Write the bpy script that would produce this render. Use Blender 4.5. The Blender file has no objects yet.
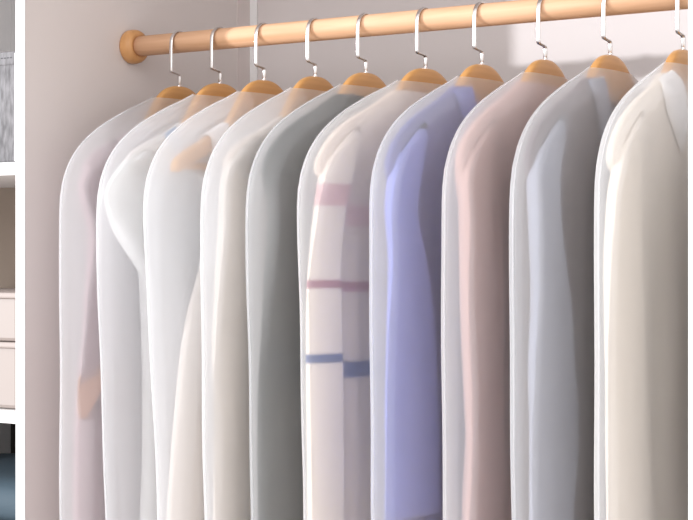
import bpy, bmesh, math, random
from mathutils import Vector, noise

# ------------------------------------------------------------ camera, light
S = bpy.context.scene
COL = S.collection
TH = math.atan(1 / 1.424)                       # the camera looks this far to the left of the back wall's normal
cam = bpy.data.objects.new('camera', bpy.data.cameras.new('camera'))
COL.objects.link(cam)
cam.location = (1.961, -2.183, 1.408)
cam.rotation_euler = (math.pi / 2, 0, TH)
cam.data.sensor_width = 36
cam.data.lens = 1800 / 693 * 36
cam.data.clip_start = 0.05
S.camera = cam

W = bpy.data.worlds.new('world')
S.world = W
W.use_nodes = True
W.node_tree.nodes['Background'].inputs[0].default_value = (1.0, 0.965, 0.95, 1)
W.node_tree.nodes['Background'].inputs[1].default_value = 0.95

sun = bpy.data.objects.new('sun', bpy.data.lights.new('sun', 'SUN'))
COL.objects.link(sun)
sun.data.energy = 2.65
sun.data.angle = math.radians(1.6)
sun.data.color = (0.95, 0.97, 1.0)
sun.rotation_euler = Vector((0.96, 1.0, -0.165)).to_track_quat('-Z', 'Y').to_euler()
sun.location = (-3, -3, 2.6)

fill = bpy.data.objects.new('window_light', bpy.data.lights.new('window_light', 'AREA'))  # added out-of-view area lamp, soft fill from the front
COL.objects.link(fill)
fill.data.shape = 'RECTANGLE'
fill.data.size = 2.2
fill.data.size_y = 1.8
fill.data.energy = 36
fill.data.color = (0.97, 0.98, 1.0)
fill.location = (0.7, -3.2, 2.8)
fill.rotation_euler = (Vector((0.45, 0, 1.45)) - Vector(fill.location)).to_track_quat('-Z', 'Y').to_euler()

S.view_settings.view_transform = 'Standard'
S.view_settings.look = 'None'
S.view_settings.gamma = 1
S.view_settings.exposure = 0.24
S.cycles.transparent_max_bounces = 32
S.cycles.max_bounces = 12

# ------------------------------------------------------------ materials
def mat(name, rgb, rough=0.6, metal=0.0, bump=0.0, bscale=200, spec=0.4, var=0.0, vscale=8, stretch=(1, 1, 1), sheen=0.0):
    m = bpy.data.materials.new(name)
    m.use_nodes = True
    nt = m.node_tree
    b = nt.nodes['Principled BSDF']
    b.inputs['Base Color'].default_value = (*rgb, 1)
    b.inputs['Roughness'].default_value = rough
    b.inputs['Metallic'].default_value = metal
    b.inputs['Specular IOR Level'].default_value = spec
    b.inputs['Sheen Weight'].default_value = sheen
    tc = nt.nodes.new('ShaderNodeTexCoord')
    mp = nt.nodes.new('ShaderNodeMapping')
    mp.inputs['Scale'].default_value = stretch
    nt.links.new(tc.outputs['Object'], mp.inputs['Vector'])
    if var:
        n = nt.nodes.new('ShaderNodeTexNoise')
        n.inputs['Scale'].default_value = vscale
        n.inputs['Detail'].default_value = 5
        nt.links.new(mp.outputs[0], n.inputs['Vector'])
        r = nt.nodes.new('ShaderNodeValToRGB')
        r.color_ramp.elements[0].position = 0.3
        r.color_ramp.elements[1].position = 0.7
        r.color_ramp.elements[0].color = (*[c * (1 - var) for c in rgb], 1)
        r.color_ramp.elements[1].color = (*[min(1, c * (1 + var)) for c in rgb], 1)
        nt.links.new(n.outputs['Fac'], r.inputs[0])
        nt.links.new(r.outputs[0], b.inputs['Base Color'])
    if bump:
        n = nt.nodes.new('ShaderNodeTexNoise')
        n.inputs['Scale'].default_value = bscale
        n.inputs['Detail'].default_value = 3
        nt.links.new(mp.outputs[0], n.inputs['Vector'])
        bp = nt.nodes.new('ShaderNodeBump')
        bp.inputs['Strength'].default_value = bump
        bp.inputs['Distance'].default_value = 0.002
        nt.links.new(n.outputs['Fac'], bp.inputs['Height'])
        nt.links.new(bp.outputs[0], b.inputs['Normal'])
    return m


def wood(name, a, b_, axis, scale=14, rough=0.42):
    """pale beech: fine streaks running along the axis plus a few wide rings"""
    m = mat(name, a, rough)
    nt = m.node_tree
    b = nt.nodes['Principled BSDF']
    mp = nt.nodes['Mapping']
    st = [6.0, 6.0, 6.0]
    st[axis] = 0.35
    mp.inputs['Scale'].default_value = st
    n = nt.nodes.new('ShaderNodeTexNoise')
    n.inputs['Scale'].default_value = scale
    n.inputs['Detail'].default_value = 6
    n.inputs['Distortion'].default_value = 0.6
    nt.links.new(mp.outputs[0], n.inputs['Vector'])
    r = nt.nodes.new('ShaderNodeValToRGB')
    r.color_ramp.elements[0].position = 0.32
    r.color_ramp.elements[1].position = 0.66
    r.color_ramp.elements[0].color = (*b_, 1)
    r.color_ramp.elements[1].color = (*a, 1)
    nt.links.new(n.outputs['Fac'], r.inputs[0])
    nt.links.new(r.outputs[0], b.inputs['Base Color'])
    return m


def film(name, base=0.30, edge=0.45, tint=(0.95, 0.955, 0.975), seed=0.0, frost=0.6):
    """frosted plastic film: part clear, part milky, milkier where seen edge-on"""
    m = bpy.data.materials.new(name)
    m.use_nodes = True
    nt = m.node_tree
    nt.nodes.clear()
    N, L = nt.nodes.new, nt.links.new
    out = N('ShaderNodeOutputMaterial')
    tr = N('ShaderNodeBsdfTransparent')
    tr.inputs[0].default_value = (0.985, 0.985, 0.99, 1)
    df = N('ShaderNodeBsdfDiffuse')
    df.inputs[0].default_value = (*tint, 1)
    tl = N('ShaderNodeBsdfTranslucent')
    tl.inputs[0].default_value = (*tint, 1)
    gl = N('ShaderNodeBsdfGlossy')
    gl.inputs['Roughness'].default_value = 0.38
    milk = N('ShaderNodeMixShader')
    milk.inputs[0].default_value = 0.5
    L(df.outputs[0], milk.inputs[1])
    L(tl.outputs[0], milk.inputs[2])
    milk2 = N('ShaderNodeMixShader')
    milk2.inputs[0].default_value = 0.09
    L(milk.outputs[0], milk2.inputs[1])
    L(gl.outputs[0], milk2.inputs[2])
    lw = N('ShaderNodeLayerWeight')
    lw.inputs['Blend'].default_value = 0.5
    pw = N('ShaderNodeMath'); pw.operation = 'POWER'
    pw.inputs[1].default_value = 2.5
    L(lw.outputs['Facing'], pw.inputs[0])
    ml = N('ShaderNodeMath'); ml.operation = 'MULTIPLY_ADD'
    ml.inputs[1].default_value = edge
    ml.inputs[2].default_value = base
    L(pw.outputs[0], ml.inputs[0])
    rf = N('ShaderNodeBsdfRefraction')
    rf.inputs['Color'].default_value = (0.99, 0.99, 0.99, 1)
    rf.inputs['Roughness'].default_value = 0.85
    rf.inputs['IOR'].default_value = 1.2
    clr = N('ShaderNodeMixShader')
    clr.inputs[0].default_value = frost
    L(tr.outputs[0], clr.inputs[1])
    L(rf.outputs[0], clr.inputs[2])
    mix = N('ShaderNodeMixShader')
    L(ml.outputs[0], mix.inputs[0])
    L(clr.outputs[0], mix.inputs[1])
    L(milk2.outputs[0], mix.inputs[2])
    L(mix.outputs[0], out.inputs[0])
    tc = N('ShaderNodeTexCoord')
    mp = N('ShaderNodeMapping')
    mp.inputs['Scale'].default_value = (14, 14, 3.2)
    mp.inputs['Location'].default_value = (seed, seed * 1.7, seed * .6)
    n = N('ShaderNodeTexNoise')
    n.inputs['Scale'].default_value = 1.0
    n.inputs['Detail'].default_value = 2
    L(tc.outputs['Object'], mp.inputs[0]); L(mp.outputs[0], n.inputs['Vector'])
    bp = N('ShaderNodeBump')
    bp.inputs['Strength'].default_value = 0.35
    bp.inputs['Distance'].default_value = 0.02
    L(n.outputs['Fac'], bp.inputs['Height'])
    for s in (df, tl, gl):
        L(bp.outputs[0], s.inputs['Normal'])
    return m


def cloth(name, rgb, rough=0.85, stripes=None, thin=0.0, sheen=0.2):
    """woven cloth; stripes = [(z centre, half height, colour)] dyed bands; thin = share of light let through"""
    m = mat(name, rgb, rough, bump=0.25, bscale=900, spec=0.25, sheen=sheen)
    nt = m.node_tree
    b = nt.nodes['Principled BSDF']
    N, L = nt.nodes.new, nt.links.new
    src = None
    if stripes:
        tc = nt.nodes['Texture Coordinate']
        sp = N('ShaderNodeSeparateXYZ')
        L(tc.outputs['Object'], sp.inputs[0])
        prev = None
        for z, h, c in stripes:
            d = N('ShaderNodeMath'); d.operation = 'SUBTRACT'; d.inputs[1].default_value = z
            L(sp.outputs[2], d.inputs[0])
            a = N('ShaderNodeMath'); a.operation = 'ABSOLUTE'; L(d.outputs[0], a.inputs[0])
            k = N('ShaderNodeMapRange')
            k.inputs['From Min'].default_value = h - 0.002
            k.inputs['From Max'].default_value = h + 0.002
            k.inputs['To Min'].default_value = 1
            k.inputs['To Max'].default_value = 0
            L(a.outputs[0], k.inputs['Value'])
            mx = N('ShaderNodeMix'); mx.data_type = 'RGBA'
            L(k.outputs[0], mx.inputs['Factor'])
            if prev is None:
                mx.inputs['A'].default_value = (*rgb, 1)
            else:
                L(prev, mx.inputs['A'])
            mx.inputs['B'].default_value = (*c, 1)
            prev = mx.outputs['Result']
        L(prev, b.inputs['Base Color'])
        src = prev
    if thin:
        tl = N('ShaderNodeBsdfTranslucent')
        tl.inputs[0].default_value = (*rgb, 1)
        if src: L(src, tl.inputs[0])
        mx = N('ShaderNodeMixShader'); mx.inputs[0].default_value = thin
        L(b.outputs[0], mx.inputs[1]); L(tl.outputs[0], mx.inputs[2])
        L(mx.outputs[0], nt.nodes['Material Output'].inputs[0])
    return m


M = {
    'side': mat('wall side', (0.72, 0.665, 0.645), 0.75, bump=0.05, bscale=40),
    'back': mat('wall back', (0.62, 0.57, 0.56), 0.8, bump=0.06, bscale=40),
    'white': mat('white lacquer', (0.78, 0.77, 0.77), 0.4),
    'trim': mat('corner strip', (0.70, 0.63, 0.61), 0.6),
    'floor': wood('floor boards', (0.55, 0.42, 0.31), (0.46, 0.34, 0.24), 0, 5),
    'rod': wood('rod beech', (0.74, 0.46, 0.29), (0.60, 0.34, 0.19), 0, 10, 0.6),
    'flange': wood('flange beech', (0.62, 0.33, 0.14), (0.52, 0.26, 0.10), 2, 10),
    'hanger': wood('hanger wood', (0.64, 0.34, 0.125), (0.52, 0.26, 0.085), 1, 12, 0.35),
    'steel': mat('polished steel', (0.80, 0.78, 0.77), 0.22, 1.0),
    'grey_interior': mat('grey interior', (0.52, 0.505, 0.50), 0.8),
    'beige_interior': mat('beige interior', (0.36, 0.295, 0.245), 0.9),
    'unlit_interior': mat('unlit interior', (0.018, 0.014, 0.012), 0.7),  # near-black colour stands for the missing light deep in the lower bay
    'grey_felt': mat('grey heather fabric', (0.22, 0.215, 0.225), 0.95, bump=0.5, bscale=500, var=0.35, vscale=60, stretch=(3, 3, 0.8)),
    'piping': mat('pale piping', (0.72, 0.71, 0.72), 0.8),
    'stitch': mat('dark stitching', (0.10, 0.10, 0.11), 0.8),
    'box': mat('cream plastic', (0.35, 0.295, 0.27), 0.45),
    'box_rim': mat('cream plastic rim', (0.44, 0.38, 0.355), 0.6),
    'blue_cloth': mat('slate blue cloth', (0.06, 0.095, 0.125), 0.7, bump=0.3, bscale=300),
}

# ------------------------------------------------------------ helpers
def mesh_obj(name, verts, faces, m, parent=None, off=(0, 0, 0), smooth=True):
    me = bpy.data.meshes.new(name)
    me.from_pydata([(v[0] - off[0], v[1] - off[1], v[2] - off[2]) for v in verts], [], faces)
    me.materials.append(m)
    bm = bmesh.new(); bm.from_mesh(me)
    bmesh.ops.recalc_face_normals(bm, faces=bm.faces)
    bm.to_mesh(me); bm.free()
    for p in me.polygons:
        p.use_smooth = smooth
    o = bpy.data.objects.new(name, me)
    COL.objects.link(o)
    if parent: o.parent = parent
    return o


def box(name, a, b, m, parent=None, bev=0.0015, off=(0, 0, 0)):
    bm = bmesh.new()
    bmesh.ops.create_cube(bm, size=1)
    for v in bm.verts:
        v.co = Vector([(a[i] + b[i]) / 2 + v.co[i] * (b[i] - a[i]) - off[i] for i in range(3)])
    if bev:
        bmesh.ops.bevel(bm, geom=bm.edges[:], offset=bev, segments=2, affect='EDGES', profile=0.5)
    me = bpy.data.meshes.new(name)
    bm.to_mesh(me); bm.free()
    me.materials.append(m)
    o = bpy.data.objects.new(name, me)
    COL.objects.link(o)
    if parent: o.parent = parent
    return o


def thing(name, label, cat, loc, group=None):
    o = bpy.data.objects.new(name, None)
    COL.objects.link(o)
    o.location = loc
    o.empty_display_size = 0.05
    return tag(o, label, cat, group)


def tag(o, label, cat, group=None):
    o['label'] = label; o['category'] = cat
    if group: o['group'] = group
    return o


def struct(o):
    o['kind'] = 'structure'
    return o


def lerp_tab(tab, t):
    """smooth (Catmull-Rom) lookup in [(t, a, b, ...)] with t falling or rising"""
    if tab[0][0] > tab[-1][0]:
        tab = tab[::-1]
    if t <= tab[0][0]: return list(tab[0][1:])
    if t >= tab[-1][0]: return list(tab[-1][1:])
    for i in range(len(tab) - 1):
        if tab[i][0] <= t <= tab[i + 1][0]:
            break
    p1, p2 = tab[i], tab[i + 1]
    h = p2[0] - p1[0]
    u = (t - p1[0]) / h
    res = []
    for k in range(1, len(p1)):
        def slope(j):
            lo, hi = max(j - 1, 0), min(j + 1, len(tab) - 1)
            return (tab[hi][k] - tab[lo][k]) / (tab[hi][0] - tab[lo][0])
        m1, m2 = slope(i) * h, slope(i + 1) * h
        u2, u3 = u * u, u * u * u
        res.append((2*u3 - 3*u2 + 1) * p1[k] + (u3 - 2*u2 + u) * m1 + (-2*u3 + 3*u2) * p2[k] + (u3 - u2) * m2)
    return res


def sup(a, n):
    c, s = math.cos(a), math.sin(a)
    return math.copysign(abs(c) ** (2 / n), c), math.copysign(abs(s) ** (2 / n), s)


def loft(name, rings, m, parent, off=(0, 0, 0), cap=(True, True), solid=0.0):
    n = len(rings[0])
    verts = [p for r in rings for p in r]
    faces = [(k*n + i, k*n + (i+1) % n, (k+1)*n + (i+1) % n, (k+1)*n + i)
             for k in range(len(rings) - 1) for i in range(n)]
    if cap[0]: faces.append(tuple(range(n)))
    if cap[1]: faces.append(tuple(range((len(rings)-1)*n, len(rings)*n)))
    return mesh_obj(name, verts, faces, m, parent, off)


def zrows(z0, z1, top_step=0.006, step=0.02):
    zs, z = [], z0
    while z > z1:
        zs.append(z)
        z -= top_step if z > z0 - 0.14 else step
    zs.append(z1)
    return zs

# ------------------------------------------------------------ the wardrobe
YF, YB = -0.2355, 0.315
XR = 1.080
struct(box('floor', (-0.75, YF - 1.4, -0.02), (1.6, YB + 0.02, 0), M['floor'], bev=0))
struct(box('wall_back', (-0.018, YB, 0), (XR + 0.5, YB + 0.018, 2.12), M['back'], bev=0))
wl = struct(box('wall_left', (-0.018, YF, 0), (0, YB, 2.12), M['side'], bev=0.0008))
struct(box('trim_1', (0.0, 0.277, 0), (0.0008, YB, 2.12), M['trim'], bev=0))
struct(box('trim_3', (0.0008, YB - 0.003, 0), (0.016, YB, 2.12), M['white'], bev=0.0005))
struct(box('lit_edge', (-0.0185, YF - 0.002, 0), (0.0005, YF, 2.12), M['white'], bev=0.0003))  # pale strip puts the light on the panel's front edge into colour
struct(box('wall_right', (XR, YF, 0), (XR + 0.022, YB, 2.12), M['white'], bev=0.001))
struct(box('ceiling', (-0.60, YF, 2.12), (XR + 0.5, YB + 0.018, 2.14), M['side'], bev=0))

# shelving beside the hanging space
sh = thing('shelving_unit', 'white open shelving at the far left beside the hanging rail', 'shelves', (-0.30, 0.04, 0))
so = (-0.30, 0.04, 0)
box('side_panel', (-0.60, YF, 0), (-0.582, YB, 2.12), M['white'], sh, off=so)
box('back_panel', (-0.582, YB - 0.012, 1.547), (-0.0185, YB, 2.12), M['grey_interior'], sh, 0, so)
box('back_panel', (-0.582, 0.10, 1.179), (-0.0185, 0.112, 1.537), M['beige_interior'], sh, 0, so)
box('back_panel', (-0.582, YB - 0.012, 0.0), (-0.0185, YB, 1.169), M['unlit_interior'], sh, 0, so)['label'] = 'back panel darkened for the unlit bay'
for z in (1.169, 1.547):
    box('shelf', (-0.582, YF, z - 0.010), (-0.0185, YB - 0.012, z + 0.010), M['white'], sh, 0.001, so)
box('shelf', (-0.582, YF, 0.70), (-0.0185, YB - 0.012, 0.72), M['white'], sh, 0.001, so)

# grey felt box on the upper shelf
gb = thing('storage_box', 'grey heathered fabric storage box with stitched rim on the upper shelf', 'box', (-0.20, -0.04, 1.557))
go = (-0.20, -0.04, 1.557)
ya, yb, xa, xb = -0.225, 0.16, -0.385, -0.0285
box('body', (xa, ya, 1.5575), (xb, yb, 1.720), M['grey_felt'], gb, 0.003, go)
box('lid', (xa - 0.001, ya - 0.002, 1.706), (xb + 0.001, yb, 1.727), M['grey_felt'], gb, 0.003, go)
pv = []
box('piping', (xb - 0.003, ya - 0.003, 1.5585), (xb + 0.0015, ya + 0.0015, 1.724), M['piping'], gb, 0.001, go)
box('piping', (xb - 0.0005, ya + 0.012, 1.5585), (xb + 0.002, ya + 0.014, 1.724), M['piping'], gb, 0.0005, go)
verts, faces = [], []
x = xa + 0.006
while x < xb - 0.006:
    for zz in (1.7165,):
        k = len(verts)
        verts += [(x, ya - 0.0026, zz), (x + 0.004, ya - 0.0026, zz), (x + 0.004, ya - 0.0026, zz + 0.0015), (x, ya - 0.0026, zz + 0.0015),
                  (x, ya - 0.0005, zz), (x + 0.004, ya - 0.0005, zz), (x + 0.004, ya - 0.0005, zz + 0.0015), (x, ya - 0.0005, zz + 0.0015)]
        faces += [(k, k+1, k+2, k+3), (k+7, k+6, k+5, k+4), (k, k+4, k+5, k+1), (k+3, k+2, k+6, k+7), (k, k+3, k+7, k+4), (k+1, k+5, k+6, k+2)]
    x += 0.0065
mesh_obj('stitching', verts, faces, M['stitch'], gb, go, False)

# two cream boxes stacked on the lower shelf
for z0, z1, lab in ((1.1795, 1.282, 'cream plastic storage box standing on the lower shelf, bottom of the stacked pair'),
                    (1.2825, 1.358, 'cream plastic storage box stacked on top of another cream box under the upper shelf')):
    t = thing('storage_box', lab, 'box', (-0.20, -0.04, z0), 'cream storage boxes')
    o_ = (-0.20, -0.04, z0)
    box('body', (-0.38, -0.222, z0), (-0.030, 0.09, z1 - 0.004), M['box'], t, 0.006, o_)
    box('lid', (-0.385, -0.228, z1 - 0.009), (-0.026, 0.094, z1), M['box_rim'], t, 0.003, o_)

# slate blue folded blanket under the lower shelf
def blanket():
    zb = 0.7205
    t = tag(bpy.data.objects.new('folded_blanket', None), 'slate blue folded blanket in the dark bay below the lower shelf', 'blanket')
    COL.objects.link(t); t.location = (-0.2, -0.04, zb)
    for k in range(4):
        z0 = zb + k * 0.0865; z1 = z0 + 0.085
        rings = []
        for j in range(19):
            u = j / 18
            x = -0.40 + u * 0.372
            e = min(1, 4 * min(u, 1 - u) + 0.25) ** 0.5
            h = (z1 - z0) / 2 * (0.80 + 0.2 * e)
            rg = []
            for i in range(28):
                c, s = sup(2 * math.pi * i / 28, 3.2)
                y = 0.02 + 0.185 * c * (0.97 + 0.03 * e)
                rg.append((x, y, (z0 + z1) / 2 + h * s + 0.002 * math.sin(9 * y * 6 + k) * (1 if s > 0 else 0)))
            rings.append(rg)
        loft('fold', rings, M['blue_cloth'], t, (-0.2, -0.04, zb))
blanket()

# ------------------------------------------------------------ rod
RZ, RR = 1.7525, 0.0162
rod = thing('clothes_rail', 'pale round wooden clothes rail with a round end flange, running across the wardrobe', 'rail', (0.0, 0, RZ))
def tube_x(name, prof, m, parent, off, n=40):
    rings = [[(x, r * math.cos(2*math.pi*i/n), RZ + r * math.sin(2*math.pi*i/n)) for i in range(n)] for x, r in prof]
    return loft(name, rings, m, parent, off)
tube_x('rod', [(0.010, RR), (0.3, RR), (0.7, RR), (XR - 0.001, RR)], M['rod'], rod, (0, 0, RZ))
tube_x('end_flange', [(0.0005, 0.0262), (0.002, 0.0272), (0.008, 0.0276), (0.014, 0.0270), (0.0185, 0.0250), (0.0215, 0.0225), (0.0225, 0.0195), (0.0215, 0.0166)],
       M['flange'], rod, (0, 0, RZ))
tube_x('end_flange', [(XR - 0.0165, 0.0158), (XR - 0.017, 0.0175), (XR - 0.0145, 0.024), (XR - 0.011, 0.0268), (XR - 0.0005, 0.0272)],
       M['flange'], rod, (0, 0, RZ))

# ------------------------------------------------------------ hangers
HX = [0.104, 0.187, 0.274, 0.371, 0.463, 0.567, 0.661, 0.762, 0.861, 0.967]
YAW = [math.radians(a) for a in (1.6, 0, 0.4, 2.0, -0.6, -4.6, 0, 2.0, 1.9, 3.7)]
HT = 1.6835
HTOP = [(0, 0), (0.013, -0.0007), (0.027, -0.0042), (0.039, -0.010), (0.050, -0.0185), (0.061, -0.0305), (0.070, -0.0435), (0.082, -0.0585),
        (0.095, -0.0735), (0.12, -0.0865), (0.15, -0.100), (0.18, -0.1135), (0.205, -0.127), (0.216, -0.137)]
HBOT = [(0, -0.068), (0.03, -0.071), (0.06, -0.082), (0.09, -0.098), (0.12, -0.112), (0.15, -0.125), (0.18, -0.138), (0.205, -0.149), (0.216, -0.152)]

def hook_path():
    p = [(0, HT - 0.012), (0, HT + 0.014), (-0.0003, HT + 0.0165), (-0.0022, HT + 0.0183), (-0.0186, HT + 0.0205), (-0.0206, HT + 0.0220), (-0.021, HT + 0.025),
         (-0.021, HT + 0.040)]
    p += [(-0.0208, RZ - 0.012), (-0.0205, RZ - 0.003)]
    for k in range(1, 15):
        a = math.pi * k / 14
        p.append((-0.0205 * math.cos(a), RZ - 0.003 + (RR + 0.0045) * math.sin(a)))
    p += [(0.0212, RZ - 0.008)]
    return p

def make_hanger():
    off = (0, 0, 1.53)
    t = thing('clothes_hanger', '', 'hanger', (HX[0], 0, 1.53))
    # one-piece wooden yoke lofted from tip to tip
    rings = []
    ys = [-0.216 + 0.432 * j / 96 for j in range(97)]
    for y in ys:
        a = abs(y)
        zt = HT + lerp_tab(HTOP, a)[0]
        zb = HT + lerp_tab(HBOT, a)[0]
        k = 1.0
        if a > 0.206: k = math.sqrt(max(0.03, 1 - ((a - 0.206) / 0.0108) ** 2))
        zc, h = (zt + zb) / 2, (zt - zb) / 2 * k
        tx = 0.0082 * (0.5 + 0.5 * k)
        rings.append([(tx * c, y, zc + h * s) for c, s in (sup(2 * math.pi * i / 24, 4) for i in range(24))])
    loft('yoke', rings, M['hanger'], t, off)
    # round trouser bar
    rings = []
    for j in range(13):
        y = -0.192 + 0.384 * j / 12
        rings.append([(0.0052 * math.cos(a), y, 1.5445 + 0.0052 * math.sin(a)) for a in (2*math.pi*i/16 for i in range(16))])
    loft('trouser_bar', rings, M['hanger'], t, off)
    # flat steel hook
    P = hook_path()
    rings = []
    for i, (y, z) in enumerate(P):
        a, b = P[max(i-1, 0)], P[min(i+1, len(P)-1)]
        d = Vector((b[0]-a[0], b[1]-a[1])).normalized()
        nrm = Vector((-d[1], d[0]))
        rings.append([(0.0031 * c, y + nrm[0] * 0.0012 * s, z + nrm[1] * 0.0012 * s) for c, s in (sup(2*math.pi*k/12, 3) for k in range(12))])
    loft('hook', rings, M['steel'], t, off)
    # small ferrule where the hook enters the wood
    rings = [[(r*math.cos(a), r*math.sin(a), z) for a in (2*math.pi*i/16 for i in range(16))]
             for z, r in ((HT - 0.004, 0.0040), (HT + 0.0004, 0.0040), (HT + 0.0012, 0.0036), (HT + 0.0014, 0.0030))]
    loft('ferrule', rings, M['steel'], t, off)
    return t

ORD = ['nearest the left wall', 'second from the left wall', 'third from the left wall', 'fourth from the left wall', 'fifth from the left wall',
       'sixth from the left wall', 'seventh from the left wall', 'eighth from the left wall', 'ninth from the left wall', 'farthest right, partly behind the white upright']
WHAT = ['holding the pale mauve shirt', 'holding the sheer white puff-sleeve blouse', 'holding the white sleeveless dress, its arm tip bare', 'holding the ivory blouse',
        'holding the dark grey-green jacket', 'holding the cream striped shirt', 'holding the periwinkle blue jacket', 'holding the dusty pink coat',
        'holding the grey blazer', 'holding the cream coat at the far right']
h0 = make_hanger()
def hanger_label(i):
    return 'wooden hanger with a steel hook ' + WHAT[i]
for i, x in enumerate(HX):
    if i == 0:
        r = h0
    else:
        r = h0.copy(); COL.objects.link(r)
        for ch in h0.children:
            c = ch.copy(); COL.objects.link(c); c.parent = r
    r.location = (x, 0, 1.53)
    r.rotation_euler = (0, 0, YAW[i])
    r['label'] = hanger_label(i)
    r['group'] = 'wooden hangers on the rail'

# ------------------------------------------------------------ garments
BASE = 0.80
def garment(i, name, label, cat):
    NOW[0] = i
    t = thing(name, label, cat, (HX[i], 0, BASE), 'clothes hanging under plastic covers')
    t.rotation_euler = (0, 0, YAW[i])
    return t

OFF = (0, 0, BASE)
# cover outline: (z, half width, half thickness)
CP = [(1.661, 0.064, 0.0135), (1.657, 0.073, 0.0155), (1.649, 0.091, 0.0195), (1.638, 0.119, 0.023), (1.624, 0.150, 0.0275), (1.610, 0.178, 0.030), (1.592, 0.206, 0.032),
      (1.575, 0.227, 0.0335), (1.556, 0.244, 0.0345), (1.537, 0.2555, 0.035), (1.515, 0.264, 0.036), (1.49, 0.268, 0.036), (1.45, 0.269, 0.036),
      (1.30, 0.267, 0.036), (1.05, 0.264, 0.036), (0.80, 0.263, 0.036), (0.62, 0.263, 0.035)]
CP = [(z, w + 0.007 * min(1, max(0, (1.661 - z) / 0.07)), t_) for z, w, t_ in CP]
LEAN = [0.0, 0.012, 0.026, 0.006, 0.004, 0.006, 0.004, 0.0, 0.0, 0.0]      # how far each cover drifts back at the bottom
NOW = [0]
def lean(z): return LEAN[NOW[0]] * max(0, 1.47 - z) / 0.47
CN = 2.15

def clear(v):
    """keep cloth outside the hanger yoke and inside its cover"""
    x, y, z = v
    a = abs(y)
    if a < 0.218:
        zt = HT + lerp_tab(HTOP, a)[0] + 0.004
        zb = HT + lerp_tab(HBOT, a)[0] - 0.004
        if zb < z < zt and abs(x) < 0.0118:
            x = math.copysign(0.0118, x if abs(x) > 1e-6 else 1)
    w, th = lerp_tab(CP, z)
    sh_ = lean(z); y -= sh_; a = abs(y)
    w -= 0.006; th -= 0.0048 if z < 1.63 else 0.003
    if a > w * 0.985: y = math.copysign(w * 0.985, y); a = abs(y)
    lim = th * (1 - (a / w) ** CN) ** (1 / CN)
    if abs(x) > lim: x = math.copysign(lim, x)
    return (x, y + sh_, z)
LAST = {}
def body(t, m, prof, thick=0.020, zend=0.84, fold=0.004, k=70, seed=0, vneck=0.0, part='body', n=3.0, N=88, vw=0.062):
    """prof: [(z, y front, y back)]; front and back sheets joined at soft side edges"""
    z0 = prof[0][0]
    LAST.clear(); LAST.update(prof=prof, thick=thick, n=n, z0=z0)
    rings = []
    for z in zrows(z0, zend):
        ya, yb = lerp_tab(prof, z)
        c_, w = (ya + yb) / 2, (yb - ya) / 2
        d = z0 - z
        th = 0.0122 + (thick - 0.0122) * min(1, d / 0.13)
        amp = fold * min(1, max(0, d - 0.05) / 0.25)
        rg = []
        for j in range(N):
            c, s = sup(2 * math.pi * j / N, n)
            y = c_ + w * c
            env = abs(s)
            x = th * s + amp * env * (math.sin(k * y + seed + 3.0 * z) + 0.6 * math.sin(k * 2.1 * y + 2.3 * seed - 4 * z)) \
                + amp * 1.2 * env * noise.noise(Vector((y * 18, z * 5, seed + (3 if s > 0 else 9))))
            dz = 0
            if vneck:
                q = max(0, 1 - abs(y) / vw)
                fade = max(0, 1 - d / (vneck * 1.6))
                dz = -vneck * q * fade * (1.0 if s > 0 else 0.3)
            rg.append(clear((x, y, z + dz)))
        rings.append(rg)
    return loft(part, rings, m, t, OFF, cap=(False, False))

def sleeve(t, m, path, seed=0, fold=0.002, tilt=0.0, part='sleeve', N=40, cap=True):
    if part == 'sleeve':                       # every sleeve has the same head
        sg = -1 if path[0][1] > 0 else 1
        path = [(z, y * sg, w, th, x) for z, y, w, th, x in HEAD] + [p for p in path if p[0] < 1.50]
    """path: [(z, y centre, half width, half thickness, x)] ; tilt lowers the rear of the hem"""
    rings = []
    z0, z1 = path[0][0], path[-1][0]
    n = max(12, int((z0 - z1) / 0.008))
    for r in range(n + 1):
        z = z0 + (z1 - z0) * r / n
        yc, w, th, xc = lerp_tab(path, z)
        if r == 0: w, th = w * 0.35, th * 0.35
        elif r == 1: w, th = w * 0.75, th * 0.75
        amp = fold * min(1, (z0 - z) / 0.12)
        rg = []
        for j in range(N):
            c, s = sup(2 * math.pi * j / N, 2.5)
            y = yc + w * c
            x = xc + th * s + amp * abs(s) * math.sin(90 * y + 7 * z + seed) + amp * noise.noise(Vector((y * 25, z * 9, seed)))
            v = clear((x, y, z + tilt * c * (r / n) ** 2))
            if v[2] > 1.524 and abs(v[1]) < 0.225: v = (max(v[0], 0.012), v[1], v[2])        # the sleeve head lies in front of the yoke
            rg.append(v)
        rings.append(rg)
    return loft(part, rings, m, t, OFF, cap=(cap, cap))

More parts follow.
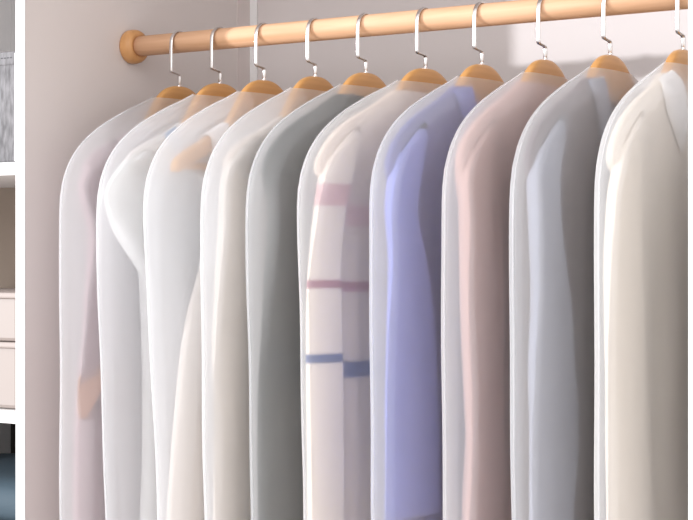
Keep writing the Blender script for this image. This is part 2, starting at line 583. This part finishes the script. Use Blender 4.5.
def leaf(t, m, poly, gap=0.0022, th=0.0022, part='collar'):
    """collar leaf / lapel: cloth draped over the front of the body made last; poly of (y, z)"""
    bm = bmesh.new()
    bm.faces.new([bm.verts.new((0, y, z)) for y, z in poly])
    bmesh.ops.triangulate(bm, faces=bm.faces[:])
    bmesh.ops.subdivide_edges(bm, edges=bm.edges[:], cuts=5, use_grid_fill=True)
    L_ = LAST
    for v in bm.verts:
        y, z = v.co.y, v.co.z
        ya, yb = lerp_tab(L_['prof'], z)
        w = (yb - ya) / 2
        d = max(0, L_['z0'] - z)
        tb = 0.0122 + (L_['thick'] - 0.0122) * min(1, d / 0.13)
        x = tb * max(0, 1 - min(1, abs(y) / w) ** L_['n']) ** (1 / L_['n']) + gap
        x = max(x, 0.0125)
        w2, th2 = lerp_tab(CP, z)
        lim = (th2 - 0.0038) * max(0.05, 1 - (abs(y) / (w2 - 0.004)) ** CN) ** (1 / CN) - th
        v.co = (min(x, lim), y, z - BASE)
    bmesh.ops.recalc_face_normals(bm, faces=bm.faces[:])
    if sum(f.normal.x for f in bm.faces) < 0:
        bmesh.ops.reverse_faces(bm, faces=bm.faces[:])
    r = bmesh.ops.extrude_face_region(bm, geom=bm.faces[:])
    for v in [g for g in r['geom'] if isinstance(g, bmesh.types.BMVert)]:
        v.co.x += th
    bmesh.ops.recalc_face_normals(bm, faces=bm.faces[:])
    me = bpy.data.meshes.new(part)
    bm.to_mesh(me); bm.free()
    me.materials.append(m)
    o = bpy.data.objects.new(part, me)
    COL.objects.link(o); o.parent = t
    return o

def mirror(poly): return [(-y, z) for y, z in poly][::-1]

HEAD = [(1.590, -0.168, 0.008, 0.007, 0.003), (1.572, -0.178, 0.020, 0.0115, 0.005), (1.548, -0.196, 0.028, 0.0145, 0.007), (1.515, -0.213, 0.028, 0.016, 0.009)]
def both(t, m, path, **k):
    a = sleeve(t, m, path, **k)
    b = sleeve(t, m, [(z, -y, w, th, x) for z, y, w, th, x in path], **k)
    return a, b

def sym(p): return [(z, -w, w) for z, w in p]

# usual shoulder line of a garment on the yoke
SH = [(1.616, 0.100), (1.610, 0.109), (1.600, 0.130), (1.588, 0.158), (1.575, 0.190), (1.562, 0.210), (1.550, 0.2215), (1.528, 0.224)]
SHJ = [(1.646, 0.077), (1.636, 0.095), (1.622, 0.122), (1.608, 0.155), (1.592, 0.187), (1.574, 0.213), (1.552, 0.234), (1.525, 0.242)]
JSL = [(1.562, -0.190, 0.016, 0.012, 0.004), (1.535, -0.193, 0.024, 0.016, 0.007), (1.47, -0.222, 0.026, 0.017, 0.010), (1.40, -0.210, 0.037, 0.017, 0.012),
       (1.31, -0.203, 0.050, 0.017, 0.012), (1.20, -0.198, 0.057, 0.017, 0.012), (1.02, -0.197, 0.058, 0.017, 0.012)]

# 1 pale mauve shirt, short loose sleeve with a beige turned-back cuff
t = garment(0, 'shirt', 'pale mauve shirt with a beige cuff, hanging nearest the left wall', 'shirt')
c1 = cloth('mauve cotton', (0.43, 0.315, 0.335))
body(t, c1, sym(SH + [(1.50, 0.206), (1.38, 0.212), (1.2, 0.240), (0.84, 0.244)]), seed=1, vneck=0.055, vw=0.1)
for sgn in (1, -1):
    sleeve(t, c1, [(1.558, -0.186*sgn, 0.016, 0.010, 0.004), (1.53, -0.192*sgn, 0.022, 0.015, 0.009), (1.45, -0.198*sgn, 0.026, 0.015, 0.012), (1.35, -0.202*sgn, 0.034, 0.015, 0.014), (1.245, -0.205*sgn, 0.042, 0.015, 0.016)],
           seed=2, tilt=0.02*sgn)
    sleeve(t, cloth('beige cuff', (0.62, 0.38, 0.30)), [(1.25, -0.215*sgn, 0.032, 0.012, 0.016), (1.225, -0.226*sgn, 0.026, 0.011, 0.016), (1.19, -0.238*sgn, 0.013, 0.009, 0.014), (1.175, -0.243*sgn, 0.006, 0.004, 0.013)],
           seed=2, part='cuff', fold=0)

# 2 sheer white blouse with puffed sleeves and a blue neck tape
t = garment(1, 'blouse', 'sheer glossy white puff-sleeve blouse with a blue neck tape, second from the left wall', 'blouse')
c2 = cloth('sheer white satin', (0.93, 0.93, 0.92), rough=0.35, thin=0.35)
for nd in c2.node_tree.nodes:
    if nd.type == 'BUMP': nd.inputs['Strength'].default_value = 0.9; nd.inputs['Distance'].default_value = 0.006
    if nd.type == 'TEX_NOISE': nd.inputs['Scale'].default_value = 55
body(t, c2, sym(SH + [(1.50, 0.196), (1.40, 0.186), (1.30, 0.180), (1.1, 0.180), (0.84, 0.19)]), seed=4, fold=0.008, k=110, vneck=0.05, vw=0.1)
for sgn in (1, -1):
    sleeve(t, c2, [(1.570, -0.180*sgn, 0.022, 0.012, 0.006), (1.545, -0.196*sgn, 0.038, 0.020, 0.008), (1.50, -0.212*sgn, 0.052, 0.024, 0.008), (1.45, -0.204*sgn, 0.036, 0.022, 0.008), (1.40, -0.176*sgn, 0.030, 0.018, 0.010), (1.355, -0.160*sgn, 0.016, 0.010, 0.012)],
           seed=3, fold=0.005, part='puff_sleeve')
leaf(t, cloth('pale blue tape', (0.30, 0.45, 0.68)), [(-0.146, 1.596), (-0.122, 1.608), (-0.106, 1.580), (-0.128, 1.568)], 0.001, 0.0012, 'neck_tape')

# 3 white sleeveless dress with wide straps; hanger tip shows beyond the strap
t = garment(2, 'dress', 'white sleeveless dress with wide straps and a cream flared skirt, beside the sheer blouse', 'dress')
c3 = cloth('white cotton', (0.93, 0.92, 0.91), thin=0.2)
strap = cloth('white strap cotton', (0.92, 0.90, 0.895), thin=0.2)
body(t, cloth('cream crepe', (0.84, 0.77, 0.71), thin=0.15), sym([(1.42, 0.140), (1.38, 0.160), (1.31, 0.186), (1.20, 0.208), (1.05, 0.222), (0.84, 0.236)]), seed=7, fold=0.006, k=80, part='skirt', N=96)
body(t, c3, sym([(1.532, 0.143), (1.50, 0.138), (1.44, 0.139), (1.395, 0.153)]), seed=8, thick=0.022, zend=1.395, part='bodice')
for sgn in (1, -1):
    rg = []
    for u in range(9):
        y = -(0.100 + 0.043 * u / 8) * sgn
        zt = HT + lerp_tab(HTOP, abs(y))[0]
        zm = zt - 0.018
        rg.append([(0.0135 * c, y, zm + (0.0235 * s if s > 0 else s * (zm - 1.515))) for c, s in (sup(2*math.pi*i/32, 3) for i in range(32))])
    loft('strap', rg, strap, t, OFF, cap=(False, False))

# 4 ivory blouse
t = garment(3, 'blouse', 'ivory blouse with narrow seamed shoulders, between the sleeveless dress and dark jacket', 'blouse')
c4 = cloth('ivory cotton', (0.94, 0.885, 0.83), thin=0.35)
body(t, c4, sym(SH + [(1.50, 0.214), (1.38, 0.216), (1.2, 0.226), (0.84, 0.238)]), seed=11, fold=0.007, k=95, vneck=0.055, vw=0.1)
both(t, c4, [(1.562, -0.190, 0.016, 0.012, 0.004), (1.53, -0.196, 0.022, 0.016, 0.008), (1.46, -0.218, 0.026, 0.017, 0.010), (1.35, -0.222, 0.032, 0.016, 0.011), (1.2, -0.222, 0.040, 0.016, 0.012), (1.00, -0.220, 0.042, 0.016, 0.012)], seed=5, fold=0.004)
leaf(t, c4, [(-0.205, 1.566), (-0.105, 1.617), (-0.098, 1.606), (-0.196, 1.553)], 0.001, 0.0012, 'shoulder_seam')

# 5 dark grey-green jacket
t = garment(4, 'jacket', 'dark grey-green jacket, the darkest garment on the rail', 'jacket')
c5 = cloth('grey green wool', (0.040, 0.050, 0.046), sheen=0.1)
body(t, c5, sym(SHJ + [(1.47, 0.226), (1.38, 0.206), (1.2, 0.215), (0.84, 0.228)]), seed=14, fold=0.003)
both(t, c5, [(1.560, -0.185, 0.018, 0.012, 0.004), (1.53, -0.186, 0.026, 0.016, 0.008), (1.47, -0.212, 0.028, 0.017, 0.010), (1.38, -0.212, 0.038, 0.017, 0.012), (1.25, -0.218, 0.044, 0.017, 0.012), (1.10, -0.222, 0.044, 0.017, 0.012), (0.98, -0.222, 0.044, 0.016, 0.012)], seed=6)
leaf(t, c5, [(-0.084, 1.640), (-0.050, 1.648), (-0.038, 1.60), (-0.02, 1.50), (-0.075, 1.545), (-0.082, 1.60)], 0.0022, 0.0022, 'lapel')
leaf(t, c5, mirror([(-0.084, 1.640), (-0.050, 1.648), (-0.038, 1.60), (-0.02, 1.50), (-0.075, 1.545), (-0.082, 1.60)]), 0.0022, 0.0022, 'lapel')

# 6 cream shirt with pink and blue bands (sleeve and body bands sit at different heights)
t = garment(5, 'shirt', 'cream shirt with pink bands and one dark blue band, between the dark and blue jackets', 'shirt')
PK, RD, BL = (0.72, 0.47, 0.46), (0.45, 0.18, 0.22), (0.05, 0.09, 0.25)
cs = cloth('cream sleeve knit', (0.90, 0.79, 0.69), stripes=[(1.495 - BASE, 0.015, PK), (1.376 - BASE, 0.0055, RD), (1.277 - BASE, 0.006, BL)])
cb = cloth('cream body knit', (0.80, 0.68, 0.59), stripes=[(1.468 - BASE, 0.014, PK), (1.372 - BASE, 0.007, RD), (1.260 - BASE, 0.011, BL)])
body(t, cb, sym(SHJ + [(1.50, 0.215), (1.38, 0.216), (1.2, 0.222), (0.84, 0.232)]), seed=17, fold=0.003, thick=0.017)
both(t, cs, [(1.575, -0.180, 0.018, 0.012, 0.004), (1.54, -0.190, 0.028, 0.018, 0.008), (1.48, -0.224, 0.026, 0.017, 0.010), (1.40, -0.236, 0.026, 0.017, 0.011), (1.33, -0.238, 0.029, 0.017, 0.012), (1.20, -0.236, 0.030, 0.017, 0.012), (0.98, -0.234, 0.030, 0.017, 0.012)], seed=7)

# 7 periwinkle blue jacket
t = garment(6, 'jacket', 'periwinkle blue jacket with lapels and a long wide sleeve', 'jacket')
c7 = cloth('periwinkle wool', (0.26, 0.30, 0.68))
c7_shade = cloth('periwinkle wool shaded', (0.15, 0.16, 0.37))  # darker copy of the sleeve blue, the body's shade put into its colour
body(t, c7_shade, sym(SHJ + [(1.47, 0.220), (1.38, 0.196), (1.2, 0.204), (0.84, 0.22)]), seed=20, fold=0.003, vneck=0.05, thick=0.016)
for sgn in (1, -1):
    sleeve(t, c7, [(z, y*sgn, w, th, x) for z, y, w, th, x in JSL[:-1]] + [(1.072, -0.197*sgn, 0.058, 0.017, 0.012)], seed=8)
lap = [(-0.092, 1.640), (-0.052, 1.647), (-0.040, 1.600), (-0.012, 1.50), (0.0, 1.42), (-0.060, 1.52), (-0.068, 1.545), (-0.052, 1.560)]
leaf(t, c7, lap, 0.0025, 0.0022, 'lapel')
leaf(t, c7, mirror(lap), 0.0025, 0.0022, 'lapel')

# 8 dusty pink coat
t = garment(7, 'coat', 'dusty pink coat hanging between the blue jacket and the grey blazer', 'coat')
c8 = cloth('dusty pink wool', (0.60, 0.40, 0.36))
body(t, c8, sym(SHJ + [(1.47, 0.226), (1.38, 0.200), (1.2, 0.205), (0.84, 0.225)]), seed=23, fold=0.011, k=75)
both(t, c8, [(1.560, -0.186, 0.018, 0.012, 0.004), (1.53, -0.186, 0.026, 0.016, 0.008), (1.46, -0.214, 0.026, 0.017, 0.010), (1.36, -0.208, 0.034, 0.017, 0.012), (1.2, -0.194, 0.040, 0.017, 0.012), (1.0, -0.200, 0.044, 0.017, 0.012)], seed=9, fold=0.003)

# 9 grey blazer
t = garment(8, 'blazer', 'cool grey blazer with lapels and darker taupe body, second from the white upright', 'blazer')
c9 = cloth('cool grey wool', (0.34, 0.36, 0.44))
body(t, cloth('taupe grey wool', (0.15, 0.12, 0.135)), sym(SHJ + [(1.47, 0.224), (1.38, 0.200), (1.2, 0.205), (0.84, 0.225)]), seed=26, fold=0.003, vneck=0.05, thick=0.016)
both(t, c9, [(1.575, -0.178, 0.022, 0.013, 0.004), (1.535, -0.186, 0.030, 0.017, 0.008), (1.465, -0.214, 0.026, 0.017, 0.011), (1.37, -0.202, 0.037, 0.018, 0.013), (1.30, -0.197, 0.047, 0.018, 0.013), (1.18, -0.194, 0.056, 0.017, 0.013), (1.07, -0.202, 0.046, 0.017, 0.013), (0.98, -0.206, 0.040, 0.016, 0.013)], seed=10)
for q in (lambda p: p, mirror):
    leaf(t, c9, q([(-0.088, 1.642), (-0.050, 1.649), (-0.036, 1.600), (-0.010, 1.50), (0.0, 1.44), (-0.062, 1.535), (-0.072, 1.60)]), 0.0025, 0.0022, 'lapel')

# 10 cream coat with a pointed collar
t = garment(9, 'coat', 'cream white coat with a pointed collar, farthest right beside the white upright', 'coat')
c10 = cloth('cream wool', (0.90, 0.82, 0.72), thin=0.15)
body(t, c10, sym(SHJ + [(1.50, 0.212), (1.38, 0.212), (1.2, 0.216), (0.84, 0.23)]), seed=29, fold=0.004, vneck=0.03, thick=0.019)
both(t, c10, [(1.575, -0.182, 0.018, 0.013, 0.004), (1.54, -0.192, 0.026, 0.017, 0.008), (1.48, -0.220, 0.032, 0.018, 0.010), (1.36, -0.224, 0.038, 0.018, 0.011), (1.2, -0.220, 0.044, 0.018, 0.012), (1.058, -0.216, 0.047, 0.018, 0.012)], seed=11)
cc = cloth('cream collar', (0.94, 0.92, 0.90))
for q in (lambda p: p, mirror):
    leaf(t, cc, q([(-0.108, 1.636), (-0.066, 1.650), (-0.040, 1.632), (-0.034, 1.590), (-0.060, 1.545), (-0.100, 1.594)]), 0.0025, 0.0022, 'collar')

# ------------------------------------------------------------ covers
CLAB = ['frosted plastic garment cover nearest the left wall, over the pale mauve shirt', 'frosted garment cover over the sheer white puff-sleeve blouse',
        'frosted garment cover over the white sleeveless dress, hanger tip showing through', 'frosted garment cover over the ivory blouse',
        'frosted garment cover over the dark grey-green jacket', 'frosted garment cover over the cream shirt with pink and blue bands',
        'frosted garment cover over the periwinkle blue jacket', 'frosted garment cover over the dusty pink coat',
        'frosted garment cover over the cool grey blazer', 'frosted garment cover farthest right, over the cream coat']
BASES = [0.38, 0.43, 0.44, 0.42, 0.36, 0.38, 0.35, 0.35, 0.36, 0.36]
FROST = [0.45, 0.25, 0.12, 0.4, 0.5, 0.5, 0.45, 0.5, 0.42, 0.22]
def cover(i):
    NOW[0] = i
    rnd = random.Random(i * 13 + 5)
    ph = [rnd.uniform(0, 6.28) for _ in range(6)]
    rings = []
    N = 96
    for z in zrows(1.661, 0.62, 0.004, 0.02):
        w, th = lerp_tab(CP, z)
        d = min(1, max(0, 1.60 - z) / 0.25)
        rg = []
        wob = 0.0022 * d * math.sin(7 * z + ph[0])
        for j in range(N):
            c, s = sup(2 * math.pi * j / N, CN)
            y = w * c + wob + lean(z) + 0.001 * d * math.sin(23 * z + ph[1])
            x = th * s
            x += abs(s) * d * (0.0016 * math.sin(38 * y + ph[2] + 2.5 * z) + 0.0012 * math.sin(64 * y + ph[3] - 3 * z))
            rg.append((x, y, z - 0.62))
        rings.append(rg)
    o = loft('garment_cover', rings, film('frosted film %d' % i, BASES[i], 0.15, seed=i * 3.1, frost=FROST[i]), None, cap=(False, False))
    o.location = (HX[i], 0, 0.62)
    o.rotation_euler = (0, 0, YAW[i])
    # welded seam running round the edge of the cover
    for sgn in (-1, 1):
        sr = []
        for k in range(0, len(rings)):
            q = rings[k][0 if sgn > 0 else N // 2]
            a_ = rings[max(k-1, 0)][0 if sgn > 0 else N // 2]; b_ = rings[min(k+1, len(rings)-1)][0 if sgn > 0 else N // 2]
            d_ = Vector((0, b_[1]-a_[1], b_[2]-a_[2])).normalized()
            nn = Vector((0, -d_.z, d_.y)) * 1.0
            if nn.y * sgn < 0: nn = -nn
            P0 = Vector(q) + nn * 0.0008
            sr.append([tuple(P0 + nn * 0.0009 * math.cos(g) + Vector((0.0006 * math.sin(g), 0, 0))) for g in (2*math.pi*e/8 for e in range(8))])
        loft('welded_seam', sr, o.data.materials[0], o)
    tag(o, CLAB[i], 'garment cover', 'frosted garment covers on the rail')
for i in range(10):
    cover(i)
